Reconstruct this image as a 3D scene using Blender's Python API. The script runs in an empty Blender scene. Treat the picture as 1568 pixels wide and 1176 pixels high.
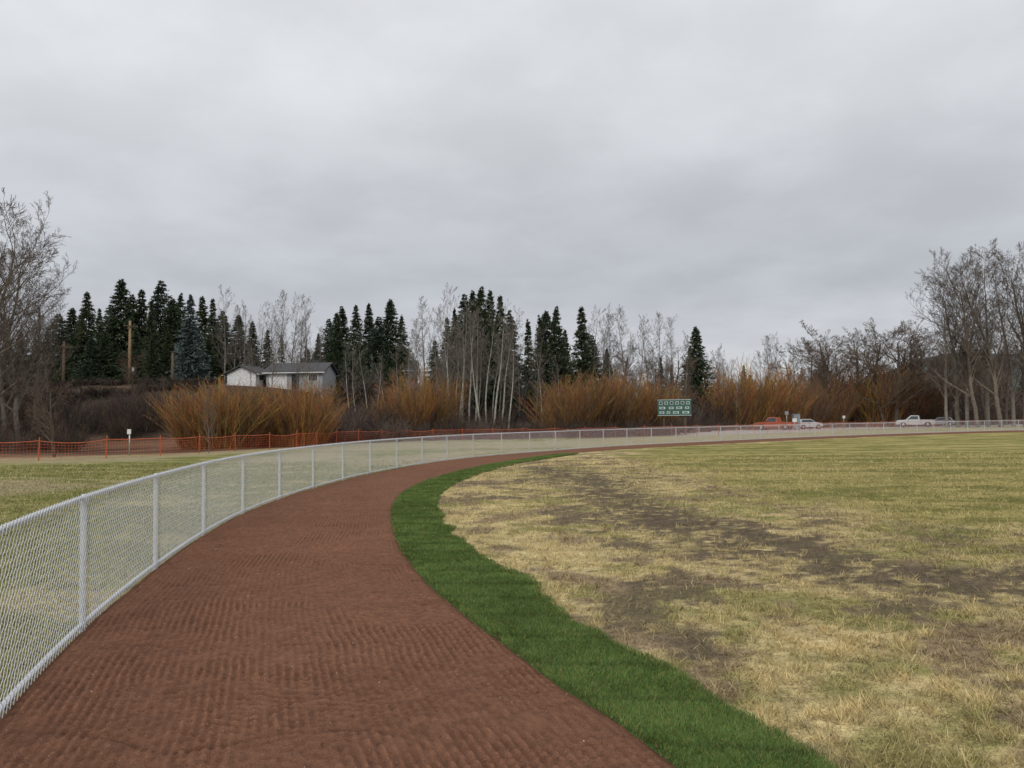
import bpy, math, random, bmesh
import numpy as np
from mathutils import Vector, Matrix
random.seed(5)
rng=np.random.default_rng(11)
scene=bpy.context.scene
LINK=scene.collection.objects.link

# ------------------------------------------------------------------ helpers
def sstep(a,b,x):
    t=np.clip((x-a)/(b-a),0,1); return t*t*(3-2*t)
def _h(ix,iy,s):
    v=np.sin(ix*127.1+iy*311.7+s*74.7)*43758.5453
    return v-np.floor(v)
def vn(x,y,s=0):
    xi=np.floor(x);yi=np.floor(y);fx=x-xi;fy=y-yi
    fx=fx*fx*(3-2*fx);fy=fy*fy*(3-2*fy)
    a=_h(xi,yi,s);b=_h(xi+1,yi,s);c=_h(xi,yi+1,s);d=_h(xi+1,yi+1,s)
    return (a*(1-fx)+b*fx)*(1-fy)+(c*(1-fx)+d*fx)*fy
def fbm(x,y,s=0,o=4):
    t=0;a=.5;n=0
    for i in range(o):
        c_,s_=math.cos(.6+i*1.1),math.sin(.6+i*1.1)
        xr=(x*c_-y*s_)*2**i+i*17.3;yr=(x*s_+y*c_)*2**i-i*9.1
        t=t+a*vn(xr,yr,s+i);n+=a;a*=.5
    return t/n
def mk_mesh(name,V,F,mats,col=None,smooth=False):
    V=np.asarray(V,dtype=np.float32);F=np.asarray(F,dtype=np.int32);k=F.shape[1]
    me=bpy.data.meshes.new(name)
    me.vertices.add(len(V));me.vertices.foreach_set('co',V.ravel())
    me.loops.add(F.size);me.loops.foreach_set('vertex_index',F.ravel())
    me.polygons.add(len(F))
    me.polygons.foreach_set('loop_start',np.arange(0,F.size,k,dtype=np.int32))
    if smooth: me.polygons.foreach_set('use_smooth',np.ones(len(F),dtype=bool))
    if col is not None:
        a=me.attributes.new('Col','FLOAT_COLOR','POINT')
        c=np.ones((len(V),4),dtype=np.float32);c[:,:3]=col
        a.data.foreach_set('color',c.ravel())
    me.update(calc_edges=True)
    for m in (mats if isinstance(mats,(list,tuple)) else [mats]): me.materials.append(m)
    return me
def mk_obj(name,me,loc=(0,0,0),parent=None):
    o=bpy.data.objects.new(name,me);o.location=loc;LINK(o)
    if parent: o.parent=parent
    return o
def empty(name,loc=(0,0,0),rz=0):
    o=bpy.data.objects.new(name,None);o.location=loc;o.rotation_euler=(0,0,rz);o.empty_display_size=.3;LINK(o);return o

def mat(name,col=(.5,.5,.5),rough=.8,metal=0,attr=False,noise=None,bump=None,spec=.3):
    m=bpy.data.materials.new(name);m.use_nodes=True;nt=m.node_tree;N=nt.nodes;L=nt.links
    p=N['Principled BSDF'];p.inputs['Roughness'].default_value=rough;p.inputs['Metallic'].default_value=metal
    p.inputs['Specular IOR Level'].default_value=spec
    if attr:
        a=N.new('ShaderNodeAttribute');a.attribute_name='Col';src=a.outputs['Color']
    else:
        r=N.new('ShaderNodeRGB');r.outputs[0].default_value=(*col,1);src=r.outputs[0]
    tc=N.new('ShaderNodeTexCoord')
    for (sc,lo,hi) in (noise or [(6,.8,1.2)]):
        n=N.new('ShaderNodeTexNoise');n.inputs['Scale'].default_value=sc;n.inputs['Detail'].default_value=4
        L.new(tc.outputs['Object'],n.inputs['Vector'])
        mr=N.new('ShaderNodeMapRange');mr.inputs[1].default_value=.3;mr.inputs[2].default_value=.7
        mr.inputs[3].default_value=lo;mr.inputs[4].default_value=hi
        L.new(n.outputs['Fac'],mr.inputs[0])
        vm=N.new('ShaderNodeVectorMath');vm.operation='SCALE';L.new(src,vm.inputs[0]);L.new(mr.outputs[0],vm.inputs['Scale'])
        src=vm.outputs[0]
    L.new(src,p.inputs['Base Color'])
    if bump:
        n=N.new('ShaderNodeTexNoise');n.inputs['Scale'].default_value=bump[0];n.inputs['Detail'].default_value=6
        L.new(tc.outputs['Object'],n.inputs['Vector'])
        b=N.new('ShaderNodeBump');b.inputs['Strength'].default_value=bump[1];b.inputs['Distance'].default_value=bump[2]
        L.new(n.outputs['Fac'],b.inputs['Height']);L.new(b.outputs[0],p.inputs['Normal'])
    return m

def catmull(P,n=40):
    P=np.array(P,float);P=np.vstack([2*P[0]-P[1],P,2*P[-1]-P[-2]]);out=[]
    for i in range(1,len(P)-2):
        t=np.linspace(0,1,n,endpoint=False)[:,None]
        p0,p1,p2,p3=P[i-1],P[i],P[i+1],P[i+2]
        out.append(.5*((2*p1)+(-p0+p2)*t+(2*p0-5*p1+4*p2-p3)*t**2+(-p0+3*p1-3*p2+p3)*t**3))
    out.append(P[-2][None]);return np.vstack(out)
def smooth(P,k):
    ker=np.ones(k)/k;Q=np.pad(P,((k//2,k//2),(0,0)),mode='edge')
    return np.stack([np.convolve(Q[:,i],ker,'valid') for i in range(P.shape[1])],1)[:len(P)]
def arclen(P): return np.concatenate([[0],np.cumsum(np.linalg.norm(np.diff(P,axis=0),axis=1))])
def at(P,S,s): return np.stack([np.interp(s,S,P[:,i]) for i in range(P.shape[1])],-1)
def nearest(Q,P):
    out=np.empty(len(Q),int)
    for i in range(0,len(Q),500):
        d=((Q[i:i+500,None,:]-P[None])**2).sum(-1);out[i:i+500]=d.argmin(1)
    return out
def inpoly(x,y,P):
    r=np.zeros(x.shape,bool);n=len(P)
    for i in range(n):
        x1,y1=P[i];x2,y2=P[(i+1)%n]
        if y1==y2: continue
        c=((y1>y)!=(y2>y))&(x<(x2-x1)*(y-y1)/(y2-y1)+x1);r^=c
    return r

# ------------------------------------------------------------------ site plan (metres)
FENCE=[(3.5,-6),(0.9,-3),(-1.0,0),(-2.15,2.4),(-2.91,4.38),(-3.55,6.46),(-4.12,8.88),(-4.65,11.57),(-5.0,14.1),(-5.15,16.8),(-5.13,19.25),(-5.0,21.9),(-4.72,24.8),(-4.26,27.5),(-3.66,30.2),(-2.88,33.0),(-1.95,35.4),(-.86,37.5),(.37,39.5),(3.2,43.9),(6.4,48.2),(9.4,51.3),(14.3,55.6),(20.9,61.6),(30.4,69.0),(41.1,75.8),(48.2,79.3),(55.3,82.5),(70,88),(90,93),(115,96)]
INNER=[(8,-6.5),(4.4,-3),(2.3,0.5),(1.35,2.4),(.777,3.65),(.53,4.31),(.26,4.92),(-.14,5.91),(-.51,6.87),(-.91,8.02),(-1.54,10.4),(-2.15,13.7),(-2.48,16.4),(-2.58,19.1),(-2.32,22.4),(-1.48,27.2),(-.11,32.0),(2.14,37.6),(4.9,42.0),(8.5,46.3),(13.6,50.8),(23.1,59.0),(33,66.0),(50,75.4),(70,84),(90,90),(115,93.2)]
SODO=[(9,-5.5),(5.3,-2.4),(2.9,.8),(2.0,2.4),(1.5,3.5),(1.35,4.01),(1.17,4.65),(.93,5.3),(.6,6.06),(.40,6.82),(.2,7.63),(-.12,8.68),(-.55,10.05),(-1.05,12.3),(-1.5,15.2),(-1.68,18.05),(-1.50,21.4),(-.82,25.7),(.15,30.0),(1.31,33.3),(2.6,36.6),(3.4,39.2)]
fc=smooth(catmull(FENCE),61);ic=smooth(catmull(INNER),31);sc=smooth(catmull(SODO),21)
fS=arclen(fc)
MUD=catmull([(1.2,27),(1.72,23.6),(2.3,16),(2.95,11.4),(3.55,9.2),(4.3,8.0),(5.0,7.0),(5.9,5.4),(6.6,3)],12)

def terr(x,y):
    x=np.asarray(x,float);y=np.asarray(y,float)
    b=x/np.maximum(y,1.)
    s0=55+45*sstep(-.42,-.02,b)
    left=1-sstep(0.0,.22,b)
    h=5.7*sstep(s0,s0+22,y)*left
    h=h+3.0*sstep(190,260,y)*sstep(0,.3,b)
    h=h+(fbm(x*.08,y*.08,3)-.5)*1.0*sstep(50,90,y)*(left)
    h=h+(fbm(x*1.2,y*1.2,8)-.5)*.05*sstep(0,3,y)*(1-sstep(20,40,y))
    return h
def tz(x,y): return float(terr(np.array([x]),np.array([y]))[0])

def ground_col(x,y):
    x=np.asarray(x,float);y=np.asarray(y,float)
    n1=fbm(x*.7,y*.7,1);n2=fbm(x*3,y*3,5);n3=fbm(x*9,y*9,9,3);nl=fbm(x*.15,y*.15,21)
    dead=np.array([.60,.475,.235]);green=np.array([.23,.225,.07]);mud=np.array([.115,.088,.058]);soil=np.array([.26,.185,.12])
    lawn=np.array([.185,.18,.05]);lawn2=np.array([.46,.38,.15])
    def mx(a,b,f): f=np.clip(f,0,1)[...,None]; return a*(1-f)+b*f
    near=np.broadcast_to(dead,x.shape+(3,))*(.70+.55*n3)[...,None]
    gf=sstep(.50,.63,n1*.5+n2*.5+.03*sstep(7,3.5,y))*.75
    near=mx(near,green,gf)
    near=mx(near,soil,sstep(.545,.62,fbm(x*1.7,y*1.7,31)*.8+n3*.2)*.85)
    near=mx(near,mud*1.3,sstep(.60,.66,fbm(x*1.1+5,y*1.1,38)*.75+n3*.25)*.85)
    yy=y+.18*x+(n1-.5)*3.5
    st=.5+.5*np.sin(yy*2*math.pi/3.3)
    lf=sstep(.35,.8,st*.22+n2*.55+(fbm(x*.45,y*1.5,44))*.75-.19)
    L=mx(np.broadcast_to(lawn,x.shape+(3,))*(.8+.4*n3)[...,None],lawn2,lf*.85)
    L=mx(L,lawn2*.9,sstep(.5,.75,nl)*.35*sstep(40,20,y))
    bx=np.interp(y,[0,9,14,20,34,45,60,90],[7.4,6.6,5.9,5.3,5.0,6.8,26,70])
    lm=sstep(-1.1,1.1,x-bx+(n1-.5)*4+(n2-.5)*2)
    c=mx(near,L,lm)
    Q=np.stack([x.ravel(),y.ravel()],1);md=np.full(len(Q),99.)
    sel=np.where((Q[:,0]>-3)&(Q[:,0]<12)&(Q[:,1]<30)&(Q[:,1]>0))[0]
    if len(sel):
        for i in range(0,len(sel),20000):
            s=sel[i:i+20000];md[s]=np.sqrt(((Q[s][:,None]-MUD[None])**2).sum(-1).min(1))
    md=md.reshape(x.shape)
    mm=sstep(1.8,.6,md+(n2-.5)*2.4+(n1-.5)*2.4)
    c=mx(c,mud*(.7+.7*n3)[...,None],mm*sstep(.39,.53,n3*.6+n2*.4+.06*sstep(1.2,0,md))*.95)
    md2=np.abs(md-2.5);c=mx(c,soil*.7,sstep(.6,.1,md2+(n2-.5)*1.4)*sstep(.43,.56,n3)*.75*(x>np.interp(y,MUD[::-1,1],MUD[::-1,0]))*(y<27))
    fx=np.interp(y,fc[:,1],fc[:,0]);lef=(x<fx)|(y>96)
    Lf=mx(np.broadcast_to(np.array([.19,.195,.055]),x.shape+(3,)),np.array([.40,.34,.155]),sstep(.50,.68,fbm(x*.5+y*.2,y*.9,61)*.5+n2*.5))
    ln=np.abs(np.mod(y+.45*x,5.2)-2.6);Lf=mx(Lf,np.array([.46,.42,.25]),sstep(.30,.08,ln+(n2-.5)*.3)*.45*sstep(18,24,y))
    tan=sstep(.5,.64,fbm(x*.12,y*.12,77)+.22*sstep(30,42,y))
    Lf=mx(Lf,np.array([.42,.34,.22]),tan*.65)
    of=np.interp(x,[-45,-25,-20,-18,-15.5,-13,-7.5,1,14,25,46,83],[34,38,41,47,53,63,71,74,76,82,105,125])
    br=np.array([.085,.06,.043])
    slope=mx(np.broadcast_to(np.array([.20,.125,.08]),x.shape+(3,)),br,sstep(.36,.55,fbm(x*.2,y*.3,91)+.25*sstep(56,66,y)))
    Lf=mx(Lf,slope,sstep(-1,2.5,y-of+ (n1-.5)*3-5*sstep(-10,-20,x)))
    b=x/np.maximum(y,1.)
    lot=sstep(.2,.24,b)*sstep(-2,1,y-of)*(1-sstep(150,156,y))
    Lf=mx(Lf,np.array([.42,.39,.36])*(.9+.2*n2)[...,None],lot)
    c=np.where(lef[...,None],Lf,c)
    far=sstep(160,200,y)
    c=mx(c,np.array([.07,.065,.04]),far)
    return c

# ------------------------------------------------------------------ ground sheet
def axis(a,b,st,growL,growR,lim):
    mid=list(np.arange(a,b+1e-6,st));r=[];x=b;s=st
    while x<lim: s*=growR;x+=s;r.append(x)
    l=[];x=a;s=st
    while x>-lim and growL: s*=growL;x-=s;l.append(x)
    return np.array(l[::-1]+mid+r)
gx=axis(-7,13,.08,1.04,1.05,3500);gy=axis(2.5,22,.08,1.25,1.02,4000);gy=gy[gy>-400]
X,Y=np.meshgrid(gx,gy);Z=terr(X,Y)
nx,ny=len(gx),len(gy)
V=np.stack([X,Y,Z],-1).reshape(-1,3);C=ground_col(X,Y).reshape(-1,3)
ii=(np.arange(ny-1)[:,None]*nx+np.arange(nx-1)[None]).ravel()
F=np.stack([ii,ii+1,ii+1+nx,ii+nx],1)
M_ground=mat('ground_mat',attr=True,rough=1,spec=.1,noise=[(2.5,.8,1.2),(14,.7,1.3),(70,.55,1.4)],bump=(45,1,.03))
mk_obj('ground',mk_mesh('ground',V,F,M_ground,C,True))

# ------------------------------------------------------------------ warning track
s0=float(fS[np.argmin(abs(fc[:,1]-2.0)+ (fc[:,0]>0)*50)])
u=[0];x=0
while x<s0: x+=.3;u.append(min(x,s0))
x=s0
while x<s0+9: x+=.017;u.append(x)
stp=.017
while x<fS[-1]-.2: stp*=1.014;x+=min(stp,1.2);u.append(min(x,fS[-1]))
u=np.array(u);A=at(fc,fS,u)
ix=nearest(A,ic);B=smooth(ic[ix],9)
nv=341;t=np.linspace(0,1,nv)
P=A[:,None]*(1-t[None,:,None])+B[:,None]*t[None,:,None]
wid=np.linalg.norm(B-A,axis=1)
VV=wid[:,None]*t[None];UU=np.broadcast_to(u[:,None],VV.shape)
lat=VV+.10*(fbm(UU*.9,VV*.9,2)-.5)+.05*np.sin(UU*.9)+.018*(fbm(UU*5,VV*5,16,3)-.5)
uw=UU+.20*(fbm(UU*1.1,VV*1.5,6)-.5)+.09*(fbm(UU*5,VV*6,17,3)-.5)
pit=.056
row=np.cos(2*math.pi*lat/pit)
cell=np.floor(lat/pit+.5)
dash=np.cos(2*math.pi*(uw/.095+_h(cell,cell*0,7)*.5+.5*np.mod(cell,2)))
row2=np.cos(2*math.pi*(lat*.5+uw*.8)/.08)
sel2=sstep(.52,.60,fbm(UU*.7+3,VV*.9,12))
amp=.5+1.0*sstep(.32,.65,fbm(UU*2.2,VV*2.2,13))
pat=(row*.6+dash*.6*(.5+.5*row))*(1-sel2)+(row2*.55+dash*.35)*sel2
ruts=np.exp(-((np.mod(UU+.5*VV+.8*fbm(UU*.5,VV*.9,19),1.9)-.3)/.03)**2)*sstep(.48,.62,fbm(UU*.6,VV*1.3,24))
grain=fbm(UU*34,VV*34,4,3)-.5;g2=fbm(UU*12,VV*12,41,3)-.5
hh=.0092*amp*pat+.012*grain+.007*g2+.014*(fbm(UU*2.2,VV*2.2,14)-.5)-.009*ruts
edge=np.minimum(1,np.minimum(t,1-t)[None]*30)
hz=.036+hh*(1-sstep(s0+10,s0+18,UU))*edge-.028*(1-edge)
Vt=np.concatenate([P,(hz+terr(P[...,0],P[...,1]))[...,None]],-1).reshape(-1,3)
nu=len(u);ii=(np.arange(nu-1)[:,None]*nv+np.arange(nv-1)[None]).ravel()
F=np.stack([ii,ii+nv,ii+nv+1,ii+1],1)[:,::-1]
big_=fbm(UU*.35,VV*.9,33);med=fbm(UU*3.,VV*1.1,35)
ct=np.array([.192,.093,.057])*(1.0+.22*(big_-.5)+.18*(med-.5)+(.19*amp*pat*(1-.8*sstep(s0+4,s0+15,UU))+.65*grain+.25*g2-.20*ruts)*(1-.6*sstep(s0+12,s0+35,UU)))[...,None]  # shade of pits and ruts painted into the dirt colour, following the relief
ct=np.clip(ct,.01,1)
M_track=mat('track_dirt_mat',attr=True,rough=.97,spec=.08,noise=[(11,.93,1.07),(150,.62,1.38)],bump=(120,1,.010))
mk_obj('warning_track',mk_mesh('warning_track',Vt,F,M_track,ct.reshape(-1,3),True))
nC=12000;uu=s0+24*rng.random(nC)**1.6;vv=rng.random(nC)
a_=at(fc,fS,uu);b_=ic[nearest(a_,ic)];pc=a_*(1-vv[:,None])+b_*vv[:,None]
r_=.002+.007*rng.random(nC)**3;zc=terr(pc[:,0],pc[:,1])+.038
c0=np.column_stack([pc,zc]);dirs=np.array([[1,0,0],[-.5,.87,0],[-.5,-.87,0],[0,0,1.]])
V=(c0[:,None]+dirs[None]*r_[:,None,None]*(.7+.6*rng.random((nC,4,1)))).reshape(-1,3)
F=(np.arange(nC)[:,None,None]*4+np.array([[0,1,3],[1,2,3],[2,0,3]])[None]).reshape(-1,3)
cc=np.where((rng.random(nC)<.08)[:,None],np.array([.42,.34,.27]),np.array([.19,.09,.06]))*(.5+.8*rng.random(nC))[:,None]
M_crumb=mat('crumb_mat',attr=True,rough=1,spec=.1)
mk_obj('loose_gravel',mk_mesh('loose_gravel',V,F,M_crumb,np.repeat(cc,4,axis=0)))

# ------------------------------------------------------------------ sod strip
kend=np.argmin(((ic-np.array([3.1,39.3]))**2).sum(1))
icp=ic[:kend:2];jx=nearest(icp,sc);so=smooth(sc[jx],5)
nw=14;t=np.linspace(0,1,nw)
outn=so-icp;outn/=np.maximum(np.linalg.norm(outn,axis=1,keepdims=True),1e-6);P=icp[:,None]*(1-t[None,:,None])+so[:,None]*t[None,:,None]
iS2=arclen(icp)
jag=(_h(np.floor(iS2/.62),0*iS2,5)-.5)*.12+(fbm(iS2*2.5,0*iS2,51)-.5)*.18
P[:,-1]+=outn*jag[:,None]
P[:,0]+=outn*((fbm(iS2*3,0*iS2+4,52)-.5)*.07)[:,None]
Zs=terr(P[...,0],P[...,1])+.034;Zs[:,0]-=.03;Zs[:,-1]-=.03
V=np.concatenate([P,Zs[...,None]],-1).reshape(-1,3)
g=fbm(P[...,0]*2.2,P[...,1]*2.2,71)
cs=np.array([.075,.12,.035])*(.75+.5*g)[...,None]
ii=(np.arange(len(icp)-1)[:,None]*nw+np.arange(nw-1)[None]).ravel()
F=np.stack([ii,ii+nw,ii+nw+1,ii+1],1)[:,::-1]
M_sod=mat('sod_mat',attr=True,rough=1,spec=.1,noise=[(8,.8,1.2),(70,.6,1.4)],bump=(60,.8,.02))
mk_obj('green_turf_strip',mk_mesh('turf',V,F,M_sod,cs.reshape(-1,3),True))

# ------------------------------------------------------------------ grass blades
trackpoly=np.vstack([fc[::8],ic[::8][::-1]]);sodpoly=np.vstack([icp[::4],P[:,-1][::4][::-1]])
N=600000
D=3.0*(34/3.0)**rng.random(N);bx=(rng.random(N)-.5)*1.52
x=bx*D;y=D.copy()
tp=inpoly(x,y,trackpoly);sp=inpoly(x,y,sodpoly)
M_blade=mat('grass_blade_mat',attr=True,rough=.9,spec=.15,noise=[(30,.9,1.1)])
def blades(name,x,y,col,length,width,lean,z0,hd=None,hs=.9):
    n=len(x);a=rng.random(n)*2*math.pi;la=rng.random(n)*2*math.pi if hd is None else hd+rng.normal(0,hs,n)
    ln=length*(.5+rng.random(n));tilt=lean*(.3+.9*rng.random(n))
    p=np.stack([x,y,terr(x,y)+z0],1)
    w=np.stack([np.cos(a),np.sin(a),np.zeros(n)],1)*(width/2)[:,None]
    tip=p+np.stack([np.cos(la)*np.sin(tilt)*ln,np.sin(la)*np.sin(tilt)*ln,np.cos(tilt)*ln],1)
    V=np.stack([p-w,p+w,tip],1).reshape(-1,3)
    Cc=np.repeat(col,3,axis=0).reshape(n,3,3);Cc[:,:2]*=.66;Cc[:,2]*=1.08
    F=np.arange(3*n).reshape(n,3)
    return mk_obj(name,mk_mesh(name,V,F,M_blade,Cc.reshape(-1,3)))
sel=~tp&~sp
gxx,gyy=x[sel],y[sel];col=ground_col(gxx,gyy)
br=col.sum(1);keep=(rng.random(len(gxx))<np.clip((br-.33)*3,.06,1));keep|=(col[:,1]>col[:,0])
tuft=fbm(gxx*9,gyy*9,88,3);keep&=rng.random(len(gxx))<np.clip((tuft-.38)*5.,.10,1)
gxx,gyy,col,tuft=gxx[keep],gyy[keep],col[keep],tuft[keep]
rv=rng.random(len(gxx))
gr_=(fbm(gxx*2.5,gyy*2.5,66)>.55)
alt=np.where(((rv<.10)|((rv<.34)&gr_))[:,None],np.array([.21,.235,.07]),np.where((rv>.5)[:,None],np.array([.72,.58,.31]),col))
col=col*.5+alt*.5;col*=(.58+.75*rng.random(len(gxx)))[:,None]*(.55+.9*np.clip((tuft-.3)*2.2,0,1))[:,None]
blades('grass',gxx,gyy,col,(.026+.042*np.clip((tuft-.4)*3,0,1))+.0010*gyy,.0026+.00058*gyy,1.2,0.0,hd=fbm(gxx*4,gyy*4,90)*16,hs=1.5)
N2=240000
D2=3.0*(38/3.0)**rng.random(N2);k=(rng.random(N2))
ci=np.interp(D2,ic[:,1],ic[:,0]);co=np.interp(D2,P[:,-1][:,1],P[:,-1][:,0])
x2=ci+(co-ci)*(k*1.02-.01)+rng.normal(0,.016,N2)
g=fbm(x2*2.2,D2*2.2,71);sl=fbm(x2*.8,D2*3,72)
rp=D2/.62+x2*.25;roll=_h(np.floor(rp),0*D2,5);seam=np.exp(-((np.mod(rp,1)-.5)/.06)**2)
cc=np.array([.125,.205,.055])*((.55+.5*g+.3*sl+.30*roll)*(1-.35*seam))[:,None]*(.65+.7*rng.random(N2))[:,None]
yl=rng.random(N2)<.07;cc[yl]=np.array([.32,.31,.12])
cc[:,0]*=(.8+.6*rng.random(N2))
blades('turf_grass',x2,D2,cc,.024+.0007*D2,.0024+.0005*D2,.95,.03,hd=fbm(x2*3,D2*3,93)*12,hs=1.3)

# ------------------------------------------------------------------ tube builder
def tubes(segs,cols,sides=3):
    S=np.array(segs,float);p0=S[:,0:3];p1=S[:,3:6];r0=S[:,6];r1=S[:,7]
    d=p1-p0;d/=np.maximum(np.linalg.norm(d,axis=1,keepdims=True),1e-9)
    ref=np.where(abs(d[:,2:3])>.9,np.array([[1.,0,0]]),np.array([[0,0,1.]]))
    a=np.cross(d,ref);a/=np.linalg.norm(a,axis=1,keepdims=True);b=np.cross(d,a)
    th=np.arange(sides)*2*math.pi/sides
    off=a[:,None]*np.cos(th)[None,:,None]+b[:,None]*np.sin(th)[None,:,None]
    V=np.concatenate([p0[:,None]+off*r0[:,None,None],p1[:,None]+off*r1[:,None,None]],1)
    n=len(S);base=np.arange(n)[:,None]*2*sides;k=np.arange(sides)[None];k2=(k+1)%sides
    F=np.stack([base+k,base+k2,base+sides+k2,base+sides+k],-1).reshape(-1,4)
    C=None
    if cols is not None: C=np.repeat(np.array(cols,float),2*sides,axis=0)
    return V.reshape(-1,3),F,C
def merge(parts):
    Vs=[];Fs=[];Cs=[];o=0
    for V,F,C in parts:
        Vs.append(V);Fs.append(F+o);o+=len(V)
        if C is not None: Cs.append(C)
    return np.vstack(Vs),np.vstack(Fs),(np.vstack(Cs) if Cs else None)

# ------------------------------------------------------------------ chain link fence
M_galv=mat('galvanised_mat',(.64,.665,.69),rough=.42,metal=.3,noise=[(20,.88,1.1)],spec=.6)
fence=empty('chain_link_fence')
FH=1.10
tan=np.gradient(fc,axis=0);tan/=np.linalg.norm(tan,axis=1,keepdims=True);nrm=np.stack([tan[:,1],-tan[:,0]],1)
def fp(s,z,off=0.):
    p=at(fc,fS,s)+at(nrm,fS,s)*np.asarray(off)[...,None]
    return np.concatenate([p,np.broadcast_to(np.asarray(z,float),p.shape[:-1])[...,None]],-1)
sp1=float(fS[np.argmin(((fc-np.array([-4.12,8.88]))**2).sum(1))])
posts=np.arange(sp1%2.72,fS[-1],2.72)
segs=[];caps=[]
for s_ in posts:
    p=fp(np.array([s_]),0.)[0];h=FH-.035
    segs.append([p[0],p[1],-.1,p[0],p[1],h,.026,.026])
    caps.append([p[0],p[1],h-.03,p[0],p[1],h+.005,.030,.030]);caps.append([p[0],p[1],h+.005,p[0],p[1],h+.045,.028,.012])
    for zz in (.2,.42,.64,.86): caps.append([p[0],p[1],zz-.004,p[0],p[1],zz+.004,.029,.029])
V,F,_=merge([tubes(segs,None,10),tubes(caps,None,10)])
mk_obj('fence_posts',mk_mesh('fence_posts',V,F,M_galv,smooth=True),parent=fence)
ss=np.arange(0,fS[-1],.34)
def rail(z,r,off):
    p=fp(ss,z,np.full(len(ss),off));return tubes(np.concatenate([p[:-1],p[1:],np.full((len(p)-1,2),r)],1),None,8)
V,F,_=merge([rail(FH-.02,.021,0.),rail(.07,.019,0.)])
mk_obj('fence_rails',mk_mesh('fence_rails',V,F,M_galv,smooth=True),parent=fence)
def link(sa,sb,pitch,r,name):
    n=int((sb-sa)/pitch);si=sa+np.arange(n)*pitch;m=int(round((FH+.035-.04)/pitch));z=.04+np.arange(m+1)*pitch
    k=np.arange(m+1)
    sgn=np.where((k[None]+np.arange(n)[:,None])%2==0,1,-1)
    S=si[:,None]+sgn*pitch*.5;off=.030+.0018*np.where(k%2==0,1,-1)[None]*np.ones((n,1))
    p=fp(S,z[None]*np.ones((n,1)),off)
    sg=np.concatenate([p[:,:-1],p[:,1:]],-1).reshape(-1,6);sg=np.concatenate([sg,np.full((len(sg),2),r)],1)
    V,F,_=tubes(sg,None,3);mk_obj(name,mk_mesh(name,V,F,M_wire),parent=fence)
M_wire=mat('zinc_wire_mat',(.80,.82,.84),rough=.4,metal=.1,noise=[(15,.88,1.1)],spec=.6)
s_near=float(fS[np.argmin(((fc-np.array([-1.0,0]))**2).sum(1))])
link(s_near,s_near+46,.036,.0022,'mesh_fabric')
link(s_near+46,fS[-1]-1,.075,.0036,'mesh_fabric_far')
tw=np.arange(s_near,s_near+60,.6);tg=[]
for s_ in tw:
    a=fp(np.array([s_]),FH-.02,np.array([.0]))[0];b=fp(np.array([s_+.008]),FH-.02,np.array([.0]))[0];tg.append([*a,*b,.0245,.0245])
V,F,_=tubes(tg,None,8);mk_obj('tie_wires',mk_mesh('tie_wires',V,F,M_galv),parent=fence)

# ------------------------------------------------------------------ orange construction fence
OF=catmull([(-60,31),(-45,34),(-25.3,38),(-20.3,41.5),(-18.1,47),(-15.5,53),(-13,62),(-7.5,70),(1,74),(13.9,76.5),(25.5,83),(46,103),(83,122),(130,135)],30)
oS=arclen(OF);M_or=mat('orange_plastic_mat',(.70,.16,.07),rough=.6,noise=[(2,.75,1.2)])
of_=empty('orange_construction_fence')
po=np.arange(.5,oS[-1],3.05);q=at(OF,oS,po)
segs=[]
for (a,b) in q:
    z=tz(a,b);lx,ly=rng.normal(0,.03,2);segs.append([a,b,z-.1,a+lx,b+ly,z+1.1+rng.random()*.14,.028,.028])
V,F,_=tubes(segs,None,6);mk_obj('stakes',mk_mesh('stakes',V,F,mat('stake_mat',(.50,.13,.06),.7)),parent=of_)
so_=np.arange(0,oS[-1],.15);Q=at(OF,oS,so_);zt=terr(Q[:,0],Q[:,1])
ph=((so_-.5)%3.05)/3.05;sag=4*ph*(1-ph)*(.02+.14*_h(np.floor((so_-.5)/3.05),0*so_,3))
rows=7;hs=[]
for k in range(rows):
    f=k/(rows-1);z=zt+.06+(.94-sag)*f
    p=np.column_stack([Q,z]);r=.020 if k==rows-1 else .006
    hs.append(tubes(np.concatenate([p[:-1],p[1:],np.full((len(p)-1,2),r)],1),None,3))
p0=np.column_stack([Q,zt+.06]);p1=np.column_stack([Q,zt+1.0-sag])
hs.append(tubes(np.concatenate([p0,p1,np.full((len(p0),2),.005)],1),None,3))
V,F,_=merge(hs);mk_obj('netting',mk_mesh('netting',V,F,M_or),parent=of_)

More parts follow.
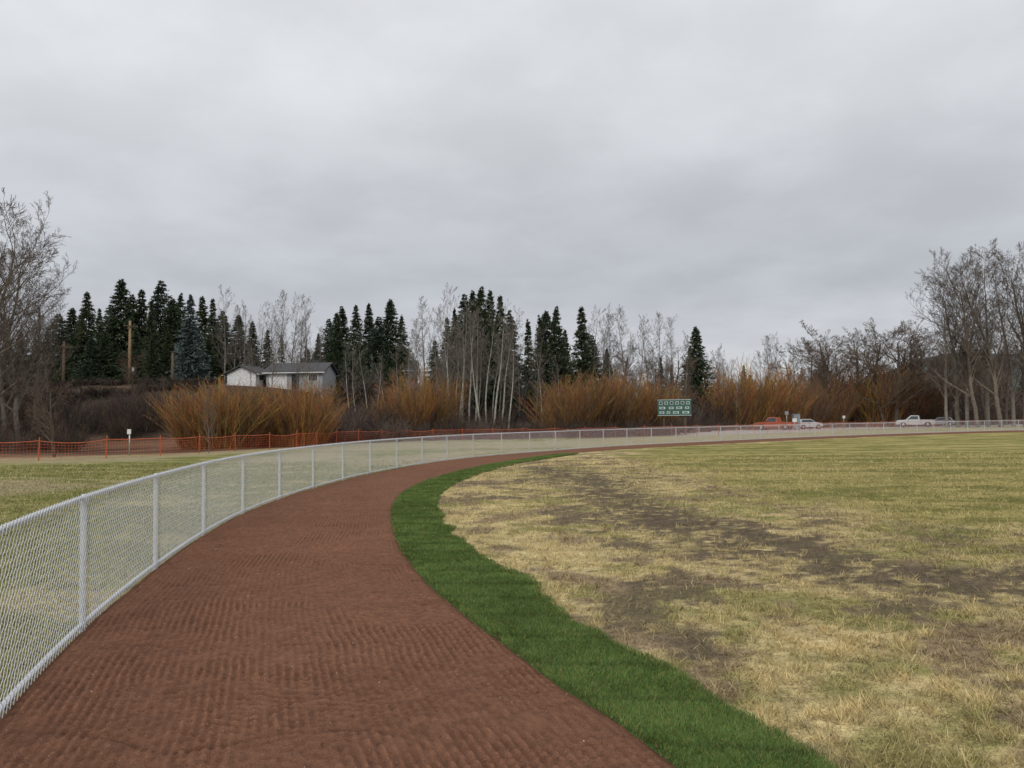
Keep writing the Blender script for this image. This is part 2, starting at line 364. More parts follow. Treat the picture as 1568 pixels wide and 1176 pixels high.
# ------------------------------------------------------------------ trees
M_bark=mat('bark_mat',attr=True,rough=.95,spec=.1,noise=[(3,.7,1.25)])
def rot_off(d,ang,rs):
    a=d.orthogonal().normalized();b=d.cross(a);t=rs.random()*6.283
    o=a*math.cos(t)+b*math.sin(t);return (d*math.cos(ang)+o*math.sin(ang)).normalized()
def bare_tree(name,seed,H,r0,P,trunkc,twigc):
    rs=random.Random(seed);segs=[];rmin=P['rmin']
    def br(p,d,L,r,lv):
        n=P['n'][lv];st=L/n;rr=r
        for i in range(n):
            f=(i+1)/n
            w=P['wob'][lv];d=(d+Vector((rs.uniform(-w,w),rs.uniform(-w,w),rs.uniform(-w,w)+P['up'][lv]))).normalized()
            q=p+d*st;r2=max(rmin,r*(1-f*P['tap'][lv]))
            segs.append([*p,*q,rr,r2]);p=q;rr=r2
            if lv<P['max'] and f>P['start'][lv]:
                k=P['k'][lv];k=int(k)+(rs.random()<k-int(k))
                for _ in range(k):
                    ln=L*P['ratio'][lv]*(P['env'](f) if lv==0 else (1.1-.55*f))*rs.uniform(.7,1.2)
                    br(p.copy(),rot_off(d,math.radians(P['ang'][lv]*rs.uniform(.7,1.3)),rs),ln,max(rmin,r2*P['rr'][lv]),lv+1)
    br(Vector((0,0,-.3)),Vector((rs.uniform(-.04,.04),rs.uniform(-.04,.04),1)).normalized(),H,r0,0)
    S=np.array(segs);top=S[:,5].max();S[:,:6]*=H/top;S[:,2]=np.maximum(S[:,2],-.3)
    w=np.clip((S[:,6]-rmin)/(r0*.45),0,1)[:,None]
    C=np.array(twigc)*(1-w)+np.array(trunkc)*w
    bigm=S[:,6]>.06
    parts=[]
    if bigm.any(): parts.append(tubes(S[bigm],C[bigm],6))
    parts.append(tubes(S[~bigm],C[~bigm],3))
    V,F,Cc=merge(parts)
    return mk_mesh(name,V,F,M_bark,Cc),H
PU=dict(max=4,n=[14,6,4,3,2],wob=[.05,.10,.16,.2,.25],up=[.02,.10,.10,.06,.03],tap=[.9,.85,.8,.7,.5],start=[.2,.15,.2,.3],k=[2,1.1,1.2,1.2],ratio=[.30,.42,.5,.55],ang=[38,36,38,40],rr=[.42,.5,.55,.6],env=lambda f:1.15-.75*f,rmin=.009)
PS=dict(max=4,n=[9,8,5,3,2],wob=[.10,.16,.2,.22,.25],up=[.02,.05,.06,.03,.0],tap=[.75,.8,.8,.7,.5],start=[.22,.2,.2,.3],k=[2.2,1.3,1.4,1.8],ratio=[.52,.42,.5,.55],ang=[48,42,40,42],rr=[.55,.55,.55,.6],env=lambda f:1.1-.5*f,rmin=.011)
PA=dict(max=3,n=[16,4,3,2],wob=[.06,.12,.18,.2],up=[.02,.12,.08,.04],tap=[.85,.8,.7,.5],start=[.42,.15,.2],k=[2.2,1.4,1.6],ratio=[.16,.5,.55],ang=[40,38,40],rr=[.35,.5,.6],env=lambda f:1.2-.6*f,rmin=.010)
grey=(.25,.225,.195);twg=(.20,.170,.145);pale=(.46,.44,.38);rtw=(.175,.128,.098)
up=[bare_tree('bt_up%d'%i,40+i,20,.17,PU,grey,twg) for i in range(4)]
sp_=[bare_tree('bt_sp%d'%i,60+i,16,.30,PS,(.12,.10,.082),rtw) for i in range(3)]
big=[bare_tree('bt_big%d'%i,80+i,20,.25,dict(PS,up=[.03,.08,.08,.05,.02],ang=[36,36,38,40],ratio=[.44,.42,.5,.55],k=[2.1,1.3,1.4,1.7],n=[13,8,5,3,2],rmin=.009),(.19,.16,.13),(.165,.135,.112)) for i in range(3)]
asp=[bare_tree('bt_as%d'%i,100+i,15,.12,PA,pale,(.24,.21,.18)) for i in range(4)]
sap=[bare_tree('bt_sap',130,5,.04,dict(PU,max=3,rmin=.006),(.25,.22,.19),twg)]

def inst(name,meH,b,D,e=None,h=None,wf=1.0,sink=0.1):
    b=b/1000.;x=b*D;y=D;z=tz(x,y);me,H=meH
    if h is None: h=D*e/1000.+1.65-z
    o=mk_obj(name,me,(x,y,z-sink));s=h/H
    o.scale=(s*wf,s*wf,s);o.rotation_euler=(0,0,random.uniform(0,6.28));return o

M_con=mat('needle_mat',attr=True,rough=.9,spec=.15,noise=[(.8,.65,1.35)])
def conifer(name,seed,H,R,c,dens=1.0,shape=1.0):
    r=np.random.default_rng(seed);nb=int(480*dens)
    tb=.03+.97*r.random(nb)**.95;ab=r.random(nb)*6.283
    tb=np.round(tb*34)/34+r.normal(0,.006,nb)
    lump=.7+.6*vn(tb*7,ab*1.3,seed)
    lb=R*np.clip(1.02-tb,.0,1)**shape*(.5+.6*r.random(nb))*lump+.10
    K=20;s=.12+.9*r.random((nb,K))
    px=np.cos(ab)[:,None]*lb[:,None]*s;py=np.sin(ab)[:,None]*lb[:,None]*s
    pz=tb[:,None]*H-lb[:,None]*(.40*s-.22*s**3)+r.normal(0,.07,(nb,K))
    latd=np.stack([-np.sin(ab),np.cos(ab),0*ab],1)[:,None]*r.normal(0,.15,(nb,K))[...,None]*(1.2-s)[...,None]*lb[:,None,None]
    p=np.stack([px,py,pz],-1)+latd
    out=np.stack([np.cos(ab),np.sin(ab),-.15+0*ab],1)[:,None]+r.normal(0,.5,(nb,K,3))
    out/=np.linalg.norm(out,axis=-1,keepdims=True)
    ln=(.26+.44*r.random((nb,K)))*(H/17)*(.4+.6*(1-tb)**.7)[:,None]
    side=np.cross(out,r.normal(0,1,(nb,K,3)));side/=np.linalg.norm(side,axis=-1,keepdims=True)
    w=ln*.27
    tri=np.stack([p-side*w[...,None],p+side*w[...,None],p+out*ln[...,None]],2)
    V=tri.reshape(-1,3);n=nb*K
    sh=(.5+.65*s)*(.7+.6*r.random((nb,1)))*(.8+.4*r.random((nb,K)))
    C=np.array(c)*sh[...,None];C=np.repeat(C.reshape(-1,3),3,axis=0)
    F=np.arange(3*n).reshape(n,3)
    tv,tf,tc_=tubes([[0,0,-.4,0,0,H*.5,.2,.12],[0,0,H*.5,0,0,H*1.01,.12,.015]],[[.09,.07,.05]]*2,6)
    V2=np.vstack([V,tv]);C2=np.vstack([C,tc_]);tf3=np.vstack([tf[:,[0,1,2]],tf[:,[0,2,3]]])+len(V)
    return mk_mesh(name,V2,np.vstack([F,tf3]),[M_con],C2),H
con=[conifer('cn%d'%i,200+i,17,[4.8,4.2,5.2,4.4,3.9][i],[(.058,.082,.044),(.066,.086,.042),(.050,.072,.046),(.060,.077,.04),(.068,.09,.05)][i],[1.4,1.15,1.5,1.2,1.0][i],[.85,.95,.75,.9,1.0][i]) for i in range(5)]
blue=conifer('cnb',230,17,4.6,(.10,.13,.125),1.3)
nar=conifer('cnn',231,17,2.4,(.05,.068,.04),.6)
CT=[(-655,112,116),(-640,110,128),(-622,106,118),(-606,115,132),(-591,104,149),(-574,110,157),(-562,116,150),(-555,106,178),(-538,104,156),(-524,112,160),(-510,108,194),(-496,112,173),(-483,110,180),(-470,106,166),(-458,113,191),(-443,108,168),(-432,112,174),(-404,110,170),(-390,108,167),(-377,112,150),(-356,114,145),(-338,118,136),(-318,116,125),(-252,112,119),(-238,112,138),(-228,108,146),(-221,112,154),(-203,110,156),(-186,112,158),(-173,109,140),(-158,110,163),(-143,112,142),(-84,108,138),(-74,106,150),(-61,106,168),(-50,110,173),(-39,106,177),(-27,109,173),(-14,106,166),(-2,108,146),(45,108,145),(59,104,150),(70,110,120),(92,100,150),(105,108,112),(241,124,122),(233,128,96),(302,150,70),(124,115,95)]
for i,(b,D,e) in enumerate(CT):
    inst('conifer_tree',con[(i*3)%5],b,D,e,wf=random.uniform(.85,1.2)*(1.0 if b<-130 or b>40 else .85))
for b,D,e in [(-628,100,96),(-600,99,105),(-580,98,110),(-548,97,118),(-530,98,125),(-517,99,112),(-490,98,128),(-468,97,120),(-448,99,125),(-395,101,118),(-378,102,108),(-228,100,96),(-212,101,104),(-196,100,98),(-168,101,100),(-150,100,95),(-68,97,100),(-48,97,110),(-30,98,112),(-10,97,100),(62,99,90)]:
    inst('conifer_tree',con[random.randrange(5)],b,D,e,wf=random.uniform(1.1,1.4))
inst('blue_spruce_tree',blue,-419,97,172)
for b,D,e in [(22,98,134),(37,104,139),(194,112,84),(208,120,70),(-268,112,105),(-300,115,118)]: inst('narrow_conifer_tree',nar,b,D,e)

for b,D,e,k,w_ in [(-700,50,310,2,1.1),(-676,54,296,0,1.1),(-660,58,275,1,1.1),(-640,58,245,2,1.1),(-620,62,215,1,1.1),(-604,66,165,0,1.1)]: inst('bare_deciduous_tree',big[k],b,D,e,wf=w_)
inst('bare_deciduous_tree',sp_[0],-594,43,72);inst('bare_deciduous_tree',sp_[1],-496,66,105,wf=.8);inst('bare_deciduous_tree',sp_[2],-455,70,70,wf=.9)
inst('sapling_tree',sap[0],-394,46.5,55)
for i,(b,D,e) in enumerate([(-373,94,184),(-362,97,160),(-351,96,166),(-326,98,157),(-314,97,165),(-303,95,179),(-288,99,175),(-278,98,158),(-267,97,170),(-250,97,130),(-340,80,110),(-312,80,118),(-280,80,112),(-262,82,100),(-335,96,140),(-296,96,150),(-114,90,165),(-127,92,140),(-90,94,184),(-100,90,150),(-136,92,125),(-66,88,140),(-42,88,146),(-18,88,140),(10,92,120),(30,92,128),(103,104,152),(115,106,154),(128,103,143),(149,106,149),(162,104,140),(175,107,142),(192,104,143),(209,106,136),(222,108,118),(268,132,86),(284,136,80),(336,142,110),(353,140,114),(370,142,106),(386,144,100),(320,142,90)]):
    inst('bare_deciduous_tree',up[i%4],b,D,e,wf=random.uniform(.9,1.2))
for i,(b,D,e,w) in enumerate([(398,134,100,1.2),(412,140,112,1.1),(430,128,136,1.35),(452,135,122,1.2),(468,130,128,1.3),(483,126,112,1.1),(497,126,130,1.3),(510,132,120,1.1),(523,128,128,1.25),(545,132,120,1.2),(566,126,115,1.1),(590,130,100,1.1),(615,126,100,1.2),(640,132,95,1.1)]):
    inst('bare_deciduous_tree',sp_[i%3],b,D,e,wf=w)
for i,(b,D,e) in enumerate([(564,110,190),(578,112,205),(590,110,220),(604,107,228),(618,112,230),(634,106,236),(650,110,234),(666,107,238),(690,104,230)]):
    inst('poplar_tree',big[i%3] if i%2 else up[i%4],b,D,e,wf=1.0 if i%2 else 1.25)
for i,(b,D,e) in enumerate([(-84,84,140),(-78,86,158),(-71,83,150),(-64,85,166),(-57,84,150),(-49,86,160),(-40,83,152),(-33,85,158),(-24,84,162),(-15,86,150),(-6,85,140),(-72,87,120),(-45,88,128),(-28,88,120),(-200,84,100),(-190,85,115),(-180,84,95),(-163,85,92),(-150,84,110),(-118,84,120),(58,86,90),(38,86,105),(-210,86,110),(-134,86,105),(290,112,60)]):
    inst('aspen_tree',asp[i%4],b,D,e,wf=random.uniform(.9,1.2))

def shrub(name,seed,n,H,R,rad,c1,c2,up_=1.0,twigs=3):
    rs=random.Random(seed);segs=[];cols=[]
    for i in range(n):
        a=rs.random()*6.283;rr=R*.35*math.sqrt(rs.random());p=Vector((math.cos(a)*rr,math.sin(a)*rr,-.1))
        a2=a+rs.uniform(-.6,.6);d=Vector((math.cos(a2)*rs.uniform(.05,1.)*R/H,math.sin(a2)*rs.uniform(.05,1.)*R/H,up_)).normalized()
        L=H*rs.uniform(.45,1.02);k=4;c=[rs.uniform(.75,1.25)*(c1[j]) for j in range(3)] if rs.random()<.6 else [rs.uniform(.75,1.2)*c2[j] for j in range(3)]
        for j in range(k):
            d=(d+Vector((rs.uniform(-.2,.2),rs.uniform(-.2,.2),rs.uniform(-.06,.08)))).normalized();q=p+d*L/k
            segs.append([*p,*q,rad*(1.5-j*.3),rad*(1.2-j*.3)]);cols.append(c)
            if j>0:
                for _ in range(twigs):
                    e=(d+Vector((rs.uniform(-.7,.7),rs.uniform(-.7,.7),rs.uniform(-.1,.5)))).normalized()
                    t=p.lerp(q,rs.random());segs.append([*t,*(t+e*H*rs.uniform(.06,.17)),rad*.7,rad*.45]);cols.append(c)
            p=q
    V,F,C=tubes(segs,cols,3);return mk_mesh(name,V,F,M_bark,C),H
will=[shrub('wl%d'%i,300+i,300,5,3.0,.0135,[(.47,.25,.09),(.37,.205,.085),(.26,.155,.09)][i],[(.24,.145,.085),(.20,.13,.085),(.17,.12,.085)][i]) for i in range(3)]
bush=[shrub('bs%d'%i,320+i,110,4,2.6,.017,(.125,.095,.077),(.09,.066,.055)) for i in range(3)]
bush2=[shrub('br%d'%i,340+i,110,4,2.6,.016,(.20,.155,.125),(.14,.105,.082)) for i in range(2)]
back=[shrub('bk%d'%i,360+i,90,4,2.8,.034,(.105,.08,.066),(.078,.058,.05),twigs=4) for i in range(2)]
for b,D,e,k in [(-410,55,52,1),(-395,55,58,0),(-374,55,64,0),(-355,56,60,1),(-318,59,40,2),(-292,58,56,1),(-276,58,64,0),(-262,60,56,1),(-160,79,42,1),(-132,79,48,0),(-120,80,74,0),(-108,81,60,1),(68,84,52,1),(80,86,60,0),(92,86,66,1),(112,87,56,2),(130,88,68,0),(150,88,56,1),(166,90,64,0),(186,91,50,1),(285,114,52,1),(303,115,62,0),(318,116,80,0),(338,117,60,0),(360,119,52,1),(380,122,56,2),(415,128,58,1),(470,130,62,1),(478,129,74,0),(500,131,66,2),(530,131,60,2)]:
    inst('willow_shrub',will[k],b,D,e,wf=random.uniform(1.,1.3))
br_=empty('brush_thicket')
bb=[-720,-350,0,200,300,450,720];dd=[54,60,82,88,122,138,140]
for r_,(dr,hm) in enumerate([(-4,1.7),(0,2.2),(4,2.8),(8,3.2),(13,3.6),(19,4.4),(25,5.0)]):
    b=-720.
    while b<720:
        D=np.interp(b,bb,dd)+dr+random.uniform(-1.5,1.5);h=hm*random.uniform(.6,1.4)
        if b>250: h*=1.5
        x=b/1000*D;z=tz(x,D)
        hc=54 if b<-380 else (42 if b<-225 else 84)
        cap=hc*random.uniform(.85,1.12)/1000*D+1.65-z
        h=min(h,cap)
        if b<-380 or (r_<4 and b<-300): h=max(h,.9)
        if h<.6 or (b<-400 and r_<2 and random.random()<.4): b+=2400/D;continue
        pool=back if r_>=4 else (bush if random.random()<.6 else bush2)
        me=pool[random.randrange(len(pool))]
        o=mk_obj('bush_clump',me[0],(x,D,z-.1),br_);s=h/4;w=max(s,.55)*random.uniform(1.2,1.6);o.scale=(w,w,s);o.rotation_euler=(0,0,random.uniform(0,6.28))
        b+=(2300 if r_<4 else 3000)/D*max(.8,w)
dt=empty('distant_bare_trees')
for i in range(75):
    b=random.uniform(-660,690);D=random.uniform(98,128) if b<230 else random.uniform(148,185)
    e=random.uniform(62,105);x=b/1000*D;z=tz(x,D);h=D*e/1000+1.65-z;me,H=up[i%4] if random.random()<.6 else sp_[i%3]
    o=mk_obj('bare_tree_clump',me,(x,D,z),dt);s=h/H;o.scale=(s,s,s);o.rotation_euler=(0,0,i)
fb=empty('distant_forest')
for i in range(130):
    b=random.uniform(-720,750);D=random.uniform(190,300);x=b/1000*D;z=tz(x,D)
    o=mk_obj('forest_conifer',con[i%5][0],(x,D,z),fb);s=random.uniform(8,14)/17
    if b<100: s*=1.25
    o.scale=(s*1.1,s*1.1,s)
def hill(name,x0,x1,D,zmax,seed,depth=350):
    xs=np.linspace(x0,x1,260);ds=np.linspace(0,1,24);XX,DD=np.meshgrid(xs,ds)
    prof=sstep(0,.3,(XX-x0)/(x1-x0))*sstep(1,.75,(XX-x0)/(x1-x0))
    zz=zmax*prof*np.sin(DD*math.pi/2)*(.75+.5*fbm(XX*.004,DD*2,seed))+6*fbm(XX*.06,DD*40,seed+1)-3
    V=np.stack([XX,D+DD*depth,zz],-1).reshape(-1,3);n=len(xs);ii=(np.arange(23)[:,None]*n+np.arange(n-1)[None]).ravel()
    F=np.stack([ii,ii+1,ii+1+n,ii+n],1)
    mk_obj(name,mk_mesh(name,V,F,mat(name+'_mat',(.10,.115,.115),1,noise=[(.03,.7,1.3),(.15,.7,1.3)],spec=0)))
hill('forested_hill',330,1500,800,90,3)
hill('forested_hill',-1500,-330,800,90,8)

# ------------------------------------------------------------------ parts helper
def box(parent,name,loc,size,m,bev=0.,rot=(0,0,0)):
    bm=bmesh.new();bmesh.ops.create_cube(bm,size=1)
    for v in bm.verts: v.co=Vector((v.co.x*size[0],v.co.y*size[1],v.co.z*size[2]))
    if bev: bmesh.ops.bevel(bm,geom=bm.edges[:],offset=bev,segments=2,affect='EDGES')
    me=bpy.data.meshes.new(name);bm.to_mesh(me);bm.free();me.materials.append(m)
    o=mk_obj(name,me,loc,parent);o.rotation_euler=rot;return o
def prism(parent,name,prof,w,m,bev=0.,top_in=None):
    bm=bmesh.new();n=len(prof);zm=min(p[1] for p in prof);zM=max(p[1] for p in prof)
    def yy(z): return w/2-(top_in*(z-zm)/(zM-zm) if top_in else 0)
    a=[bm.verts.new((p[0],-yy(p[1]),p[1])) for p in prof];b=[bm.verts.new((p[0],yy(p[1]),p[1])) for p in prof]
    bm.faces.new(a);bm.faces.new(b[::-1])
    for i in range(n): bm.faces.new((a[i],b[i],b[(i+1)%n],a[(i+1)%n]))
    bmesh.ops.recalc_face_normals(bm,faces=bm.faces[:])
    if bev: bmesh.ops.bevel(bm,geom=bm.edges[:],offset=bev,segments=2,affect='EDGES')
    me=bpy.data.meshes.new(name);bm.to_mesh(me);bm.free();me.materials.append(m);return mk_obj(name,me,(0,0,0),parent)
def cyl(parent,name,p0,p1,r0,r1,m,sides=16):
    V,F,_=tubes([[*p0,*p1,r0,r1]],None,sides);me=mk_mesh(name,V,F,m,smooth=True)
    o=mk_obj(name,me,(0,0,0),parent)
    bm=bmesh.new();bm.from_mesh(me);bmesh.ops.holes_fill(bm,edges=[e for e in bm.edges if e.is_boundary]);bm.to_mesh(me);bm.free();return o

M_white=mat('white_paint_mat',(.78,.78,.76),.5,noise=[(3,.9,1.05)]);M_dark=mat('dark_mat',(.03,.03,.032),.5)
M_glass=mat('window_glass_mat',(.05,.06,.07),.12,spec=.8);M_tyre=mat('rubber_mat',(.02,.02,.02),.85)
M_chr=mat('alloy_mat',(.5,.5,.5),.35,metal=.8);M_roof=mat('shingle_mat',(.085,.082,.085),.9,noise=[(8,.7,1.3)])
M_wood=mat('pole_wood_mat',(.14,.10,.07),.95,noise=[(12,.7,1.3)]);M_tan=mat('pole_light_mat',(.30,.20,.11),.9,noise=[(6,.8,1.2)])
D=84;b=.2105;scb=empty('scoreboard',(b*D,D,tz(b*D,D)),-.15)
Mg=mat('scoreboard_green_mat',(.065,.145,.115),.5,noise=[(2,.9,1.1)])
Mlb=mat('label_mat',(.62,.70,.68),.5)
box(scb,'panel',(0,0,2.95),(3.6,.22,1.8),Mg,.02)
for i,xx in enumerate((-1.15,1.15)): box(scb,'leg_%d'%i,(xx,.2,1.5),(.16,.16,3.2),M_wood)
box(scb,'frame_top',(0,-.125,3.80),(3.6,.03,.05),Mlb);box(scb,'frame_bottom',(0,-.125,2.10),(3.6,.03,.05),Mlb)
for i,xx in enumerate(np.linspace(-1.45,1.45,6)):
    box(scb,'digit_frame_%d'%i,(xx,-.125,3.45),(.36,.03,.32),Mlb);box(scb,'digit_%d'%i,(xx,-.145,3.45),(.26,.02,.22),Mg if i%2 else M_dark)
for i,(xx,zz,ww) in enumerate([(-1.3,2.92,.62),(-.35,2.92,.5),(.5,2.92,.62),(1.35,2.92,.42),(-1.35,2.42,.5),(-.65,2.42,.36),(.15,2.42,.62),(1.2,2.42,.7)]):
    box(scb,'label_%d'%i,(xx,-.125,zz),(ww,.03,.24),Mlb)
    box(scb,'slot_%d'%i,(xx,-.145,zz),(ww*.6,.02,.12),Mg)

tl=mat('tail_light_mat',(.4,.02,.02),.4)
def wheels(root,xs,w,r=.36):
    for i,xx in enumerate(xs):
        for sdn,sd in (('l',1),('r',-1)):
            cyl(root,'wheel_%d%s'%(i,sdn),(xx,sd*(w/2-.22),r),(xx,sd*(w/2+.02),r),r,r,M_tyre,20);cyl(root,'hub_%d%s'%(i,sdn),(xx,sd*(w/2),r),(xx,sd*(w/2+.035),r),r*.6,r*.5,M_chr,14)
def pickup(name,b,D,rz,colr):
    x=b/1000*D;root=empty(name,(x,D,tz(x,D)),rz);mp=mat(name+'_paint',colr,.3,spec=.6,noise=[(1,.95,1.05)])
    prism(root,'body',[(-2.75,.5),(-2.75,1.12),(-.55,1.14),(-.5,1.16),(1.2,1.16),(2.45,1.08),(2.7,.85),(2.7,.45),(2.2,.4),(1.95,.78),(1.45,.78),(1.2,.36),(-1.15,.36),(-1.4,.78),(-1.95,.78),(-2.2,.45)],1.9,mp,.03)
    prism(root,'cab',[(-.62,1.1),(-.5,1.78),(.62,1.82),(1.32,1.12)],1.74,mp,.03,.14)
    prism(root,'side_windows',[(-.42,1.2),(-.38,1.68),(.56,1.7),(1.0,1.2)],1.75,M_glass,0,.12)
    prism(root,'windshield',[(.72,1.75),(1.36,1.16),(1.3,1.14),(.66,1.75)],1.5,M_glass,0,.1)
    box(root,'bed_liner',(-1.65,0,1.14),(1.9,1.5,.03),M_dark)
    box(root,'front_bumper',(2.75,0,.58),(.12,1.8,.2),M_chr,.03);box(root,'rear_bumper',(-2.8,0,.58),(.12,1.8,.18),M_chr,.03)
    for sd in (1,-1): box(root,'headlight_%d'%sd,(2.6,sd*.75,.9),(.16,.3,.16),M_white,.03);box(root,'taillight_%d'%sd,(-2.76,sd*.85,.95),(.05,.14,.3),tl);box(root,'mirror_%d'%sd,(.95,sd*1.02,1.25),(.1,.18,.14),M_dark,.02)
    wheels(root,(1.7,-1.68),1.86,.38);return root
def car(name,b,D,rz,colr):
    x=b/1000*D;root=empty(name,(x,D,tz(x,D)),rz);mp=mat(name+'_paint',colr,.3,spec=.6,noise=[(1,.95,1.05)])
    prism(root,'body',[(-2.15,.42),(-2.2,.95),(-1.2,1.0),(1.1,.98),(1.95,.85),(2.15,.62),(2.15,.38),(1.75,.34),(1.55,.66),(1.1,.66),(.9,.3),(-.95,.3),(-1.15,.66),(-1.6,.66),(-1.8,.34)],1.78,mp,.03)
    prism(root,'cabin',[(-1.95,.95),(-1.6,1.45),(.2,1.47),(1.0,.96)],1.6,mp,.03,.16)
    prism(root,'windows',[(-1.65,1.02),(-1.42,1.38),(.14,1.4),(.75,1.02)],1.62,M_glass,0,.15)
    prism(root,'windshield',[(.28,1.42),(1.04,.98),(.98,.96),(.22,1.42)],1.4,M_glass,0,.1)
    for sd in (1,-1): box(root,'headlight_%d'%sd,(2.08,sd*.68,.72),(.14,.3,.12),M_white,.02);box(root,'taillight_%d'%sd,(-2.19,sd*.7,.82),(.05,.25,.14),tl)
    wheels(root,(1.32,-1.38),1.74,.32)
pickup('red_pickup_truck',341,108,math.radians(140),(.45,.12,.065))
pickup('white_pickup_truck',523,120,math.radians(150),(.7,.7,.7))
car('silver_car',553,126,math.radians(170),(.45,.46,.48))
car('white_car',382,113,math.radians(20),(.6,.6,.6))
def sign(name,b,D,zt,w,h,m,pm=None):
    x=b/1000*D;r=empty(name,(x,D,tz(x,D)));cyl(r,'post',(0,0,-.1),(0,0,zt),.04,.04,pm or M_chr,8)
    box(r,'panel',(0,-.06,zt-h/2),(w,.02,h),m,.005);box(r,'panel_border',(0,-.045,zt-h/2),(w+.05,.008,h+.05),M_dark);return r
Mbg=mat('bluegrey',(.25,.28,.3),.5)
sign('park_sign',-497,44,1.5,.22,.28,M_white);sign('road_sign',356,106,2.6,.5,.5,Mbg)
sign('road_sign',366,104,1.6,.6,.5,M_white);sign('road_sign',430,118,1.9,.4,.4,M_white)
ub=empty('portable_toilet',(.368*111,111,0));box(ub,'cabin',(0,0,1.05),(.9,.9,2.0),mat('ptoil',(.35,.38,.4),.5),.04);prism(ub,'roof',[(-.5,2.05),(-.35,2.22),(.35,2.22),(.5,2.05)],1.0,Mbg);box(ub,'door',(0,-.46,1.0),(.65,.03,1.75),Mbg,.01)
def pole(b,D,e,m,arm=True):
    x=b/1000*D;z=tz(x,D);h=D*e/1000+1.65-z;r=empty('utility_pole',(x,D,z),.9)
    cyl(r,'pole',(0,0,-.3),(0,0,h),.17,.12,m,12)
    if arm:
        box(r,'crossarm',(0,-.17,h-.6),(1.6,.1,.12),M_wood)
        for i,xx in enumerate((-.7,-.3,.3,.7)): cyl(r,'insulator_%d'%i,(xx,-.17,h-.54),(xx,-.17,h-.38),.04,.03,M_wood,8)
        cyl(r,'transformer',(.34,-.1,h-5.9),(.34,-.1,h-5.1),.2,.2,M_chr,12)
pole(-498,84,138,M_tan);pole(-584,86,112,M_wood);pole(-442,90,95,M_wood,False)
def house(name,b,D,w,d,hw,hr,rz,wall,zoff=0,garage=False):
    x=b/1000*D;z=tz(x,D);r=empty(name,(x,D,z+zoff),rz)
    box(r,'walls',(0,0,hw/2),(w,d,hw),wall)
    prism(r,'gable_core',[(-d/2+.01,hw+.001),(0,hw+hr-.05),(d/2-.01,hw+.001)],w-.02,wall).rotation_euler=(0,0,math.pi/2)
    box(r,'foundation',(0,0,-.6),(w-.1,d-.1,1.2),wall)
    ov=.4
    for sd in (1,-1):
        L=math.hypot(d/2+ov,hr*(1+ov/(d/2)));a=math.atan2(hr,d/2)
        box(r,'roof_slope_%d'%sd,(0,sd*(d/4+ov/2),hw+hr/2-hr*ov/d+.09),(w+.7,L,.12),M_roof,rot=(-sd*a,0,0))
        box(r,'gutter_%d'%sd,(0,sd*(d/2+ov+.05),hw-hr*ov/(d/2)+.0),(w+.7,.1,.12),M_white)
    xs=np.linspace(-w/2+1.1,w/2-1.1,max(2,int(w/2.4)))
    for i,xx in enumerate(xs):
        if garage and i==0:
            box(r,'garage_door',(xx+.3,-d/2-.02,.95),(2.1,.05,1.8),M_white);continue
        box(r,'window_frame_%d'%i,(xx,-d/2-.02,1.4),(1.2,.05,.95),M_white);box(r,'window_%d'%i,(xx,-d/2-.05,1.4),(1.0,.03,.78),M_glass)
    box(r,'door',(0.1,-d/2-.03,.95),(.8,.06,1.9),M_dark);box(r,'chimney',(w*.25,.4,hw+hr),(.6,.6,.9),M_roof);return r
Wl=mat('white_siding_mat',(.76,.76,.75),.7);Wg=mat('grey_siding_mat',(.38,.39,.40),.8);Wp=mat('tan_siding_mat',(.42,.36,.33),.8)
house('white_house',-341,91,3.2,4,1.8,.8,1.25,Wl,.15)
house('grey_house',-273,92,6.6,6,2.1,1.1,-.03,Wg,.15,True)
house('tan_house',-165,112,9,6,2.4,1.4,.05,Wp,1.0)
house('dark_roof_house',575,150,7,7,2.4,2.0,.2,Wg)

# ------------------------------------------------------------------ world, sun, camera
w=bpy.data.worlds.new('World');scene.world=w;w.use_nodes=True;nt=w.node_tree;N=nt.nodes;L=nt.links
bg=N['Background'];bg.inputs['Strength'].default_value=.1
sky=N.new('ShaderNodeTexSky');sky.sky_type='NISHITA';sky.sun_disc=False
SE,SR=math.radians(38),math.radians(200)
sky.sun_elevation=SE;sky.sun_rotation=SR
tc=N.new('ShaderNodeTexCoord');sx=N.new('ShaderNodeSeparateXYZ');L.new(tc.outputs['Generated'],sx.inputs[0])
cr=N.new('ShaderNodeValToRGB');el=cr.color_ramp.elements
stops=[(0,(8.0,8.0,7.9)),(.035,(6.6,6.7,6.85)),(.09,(5.45,5.6,5.95)),(.17,(5.2,5.4,5.8)),(.28,(5.9,6.1,6.45)),(.42,(7.2,7.4,7.7)),(1,(9.4,9.5,9.7))]
while len(el)<len(stops): el.new(.5)
for e_,(p,c) in zip(el,stops): e_.position=p;e_.color=(c[0]/10,c[1]/10,c[2]/10,1)
L.new(sx.outputs['Z'],cr.inputs['Fac'])
ad=N.new('ShaderNodeMath');ad.operation='ADD';ad.inputs[1].default_value=.2
mxz=N.new('ShaderNodeMath');mxz.operation='MAXIMUM';mxz.inputs[1].default_value=0;L.new(sx.outputs['Z'],mxz.inputs[0]);L.new(mxz.outputs[0],ad.inputs[0])
dx=N.new('ShaderNodeMath');dx.operation='DIVIDE';dy=N.new('ShaderNodeMath');dy.operation='DIVIDE'
L.new(sx.outputs['X'],dx.inputs[0]);L.new(ad.outputs[0],dx.inputs[1]);L.new(sx.outputs['Y'],dy.inputs[0]);L.new(ad.outputs[0],dy.inputs[1])
cb=N.new('ShaderNodeCombineXYZ');L.new(dx.outputs[0],cb.inputs[0]);L.new(dy.outputs[0],cb.inputs[1])
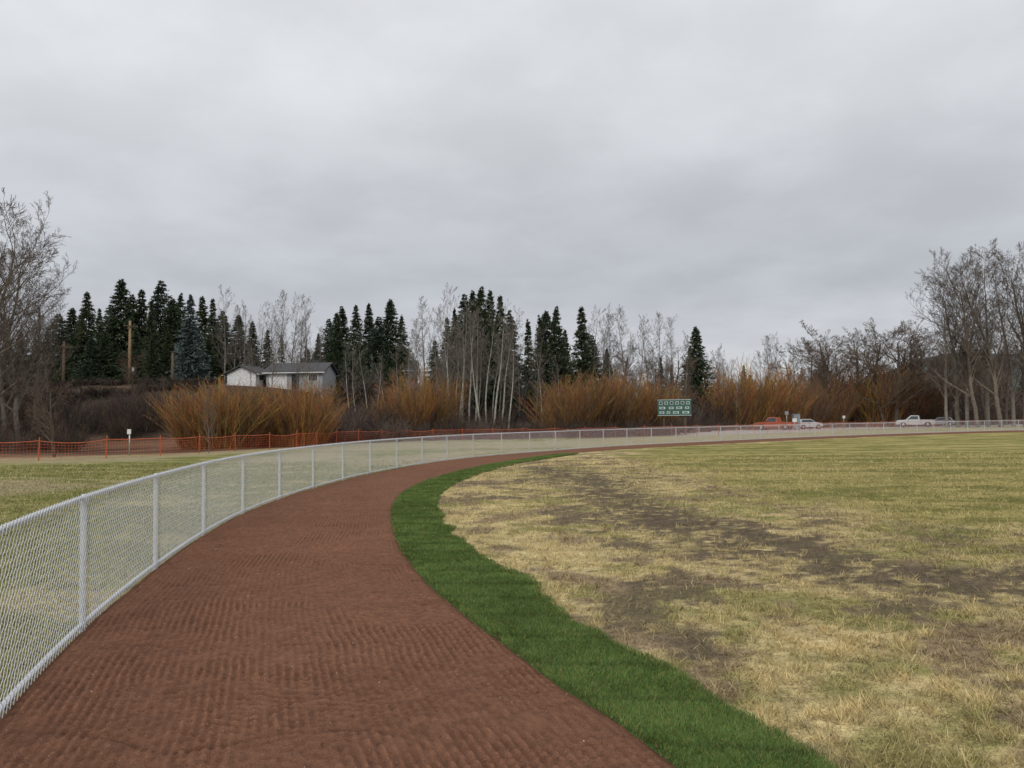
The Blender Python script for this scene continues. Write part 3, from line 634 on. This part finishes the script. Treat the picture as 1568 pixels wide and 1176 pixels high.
def cn(scale,det,lo,hi,off,rough=.5):
    mp=N.new('ShaderNodeMapping');mp.inputs['Location'].default_value=(off,off*.7,0);L.new(cb.outputs[0],mp.inputs[0])
    n=N.new('ShaderNodeTexNoise');n.inputs['Scale'].default_value=scale;n.inputs['Detail'].default_value=det;n.inputs['Roughness'].default_value=rough;L.new(mp.outputs[0],n.inputs['Vector'])
    m=N.new('ShaderNodeMapRange');m.interpolation_type='SMOOTHSTEP';m.inputs[1].default_value=.32;m.inputs[2].default_value=.68;m.inputs[3].default_value=lo;m.inputs[4].default_value=hi;L.new(n.outputs['Fac'],m.inputs[0]);return m.outputs[0]
c1=cn(.8,3,.91,1.08,5.3);c2=cn(2.4,6,.94,1.06,9.,.55)
mm=N.new('ShaderNodeMath');mm.operation='MULTIPLY';L.new(c1,mm.inputs[0]);L.new(c2,mm.inputs[1])
m10=N.new('ShaderNodeMath');m10.operation='MULTIPLY';m10.inputs[1].default_value=10.;L.new(mm.outputs[0],m10.inputs[0])
vs=N.new('ShaderNodeVectorMath');vs.operation='SCALE';L.new(cr.outputs[0],vs.inputs[0]);L.new(m10.outputs[0],vs.inputs['Scale'])
mix=N.new('ShaderNodeMixRGB');mix.inputs[0].default_value=.96;L.new(sky.outputs[0],mix.inputs[1]);L.new(vs.outputs[0],mix.inputs[2])
L.new(mix.outputs[0],bg.inputs['Color'])

sun=bpy.data.lights.new('sun','SUN');sun.energy=.95;sun.angle=math.radians(18);sun.color=(1,.96,.90)
so2=bpy.data.objects.new('sun',sun);LINK(so2)
dirv=Vector((math.sin(SR)*math.cos(SE),math.cos(SR)*math.cos(SE),math.sin(SE)))
so2.rotation_euler=dirv.to_track_quat('Z','Y').to_euler();so2.location=(0,0,30)

cam=bpy.data.cameras.new('camera');co=bpy.data.objects.new('camera',cam);LINK(co)
cam.sensor_width=36;cam.lens=27.05;cam.clip_end=8000;cam.clip_start=.05
co.matrix_world=Matrix.Translation((0,0,1.65))@Matrix.Rotation(math.radians(92.8),4,'X')@Matrix.Rotation(-.013,4,'Z')
scene.camera=co
scene.view_settings.view_transform='Standard';scene.view_settings.look='None';scene.view_settings.exposure=0
print('OK')
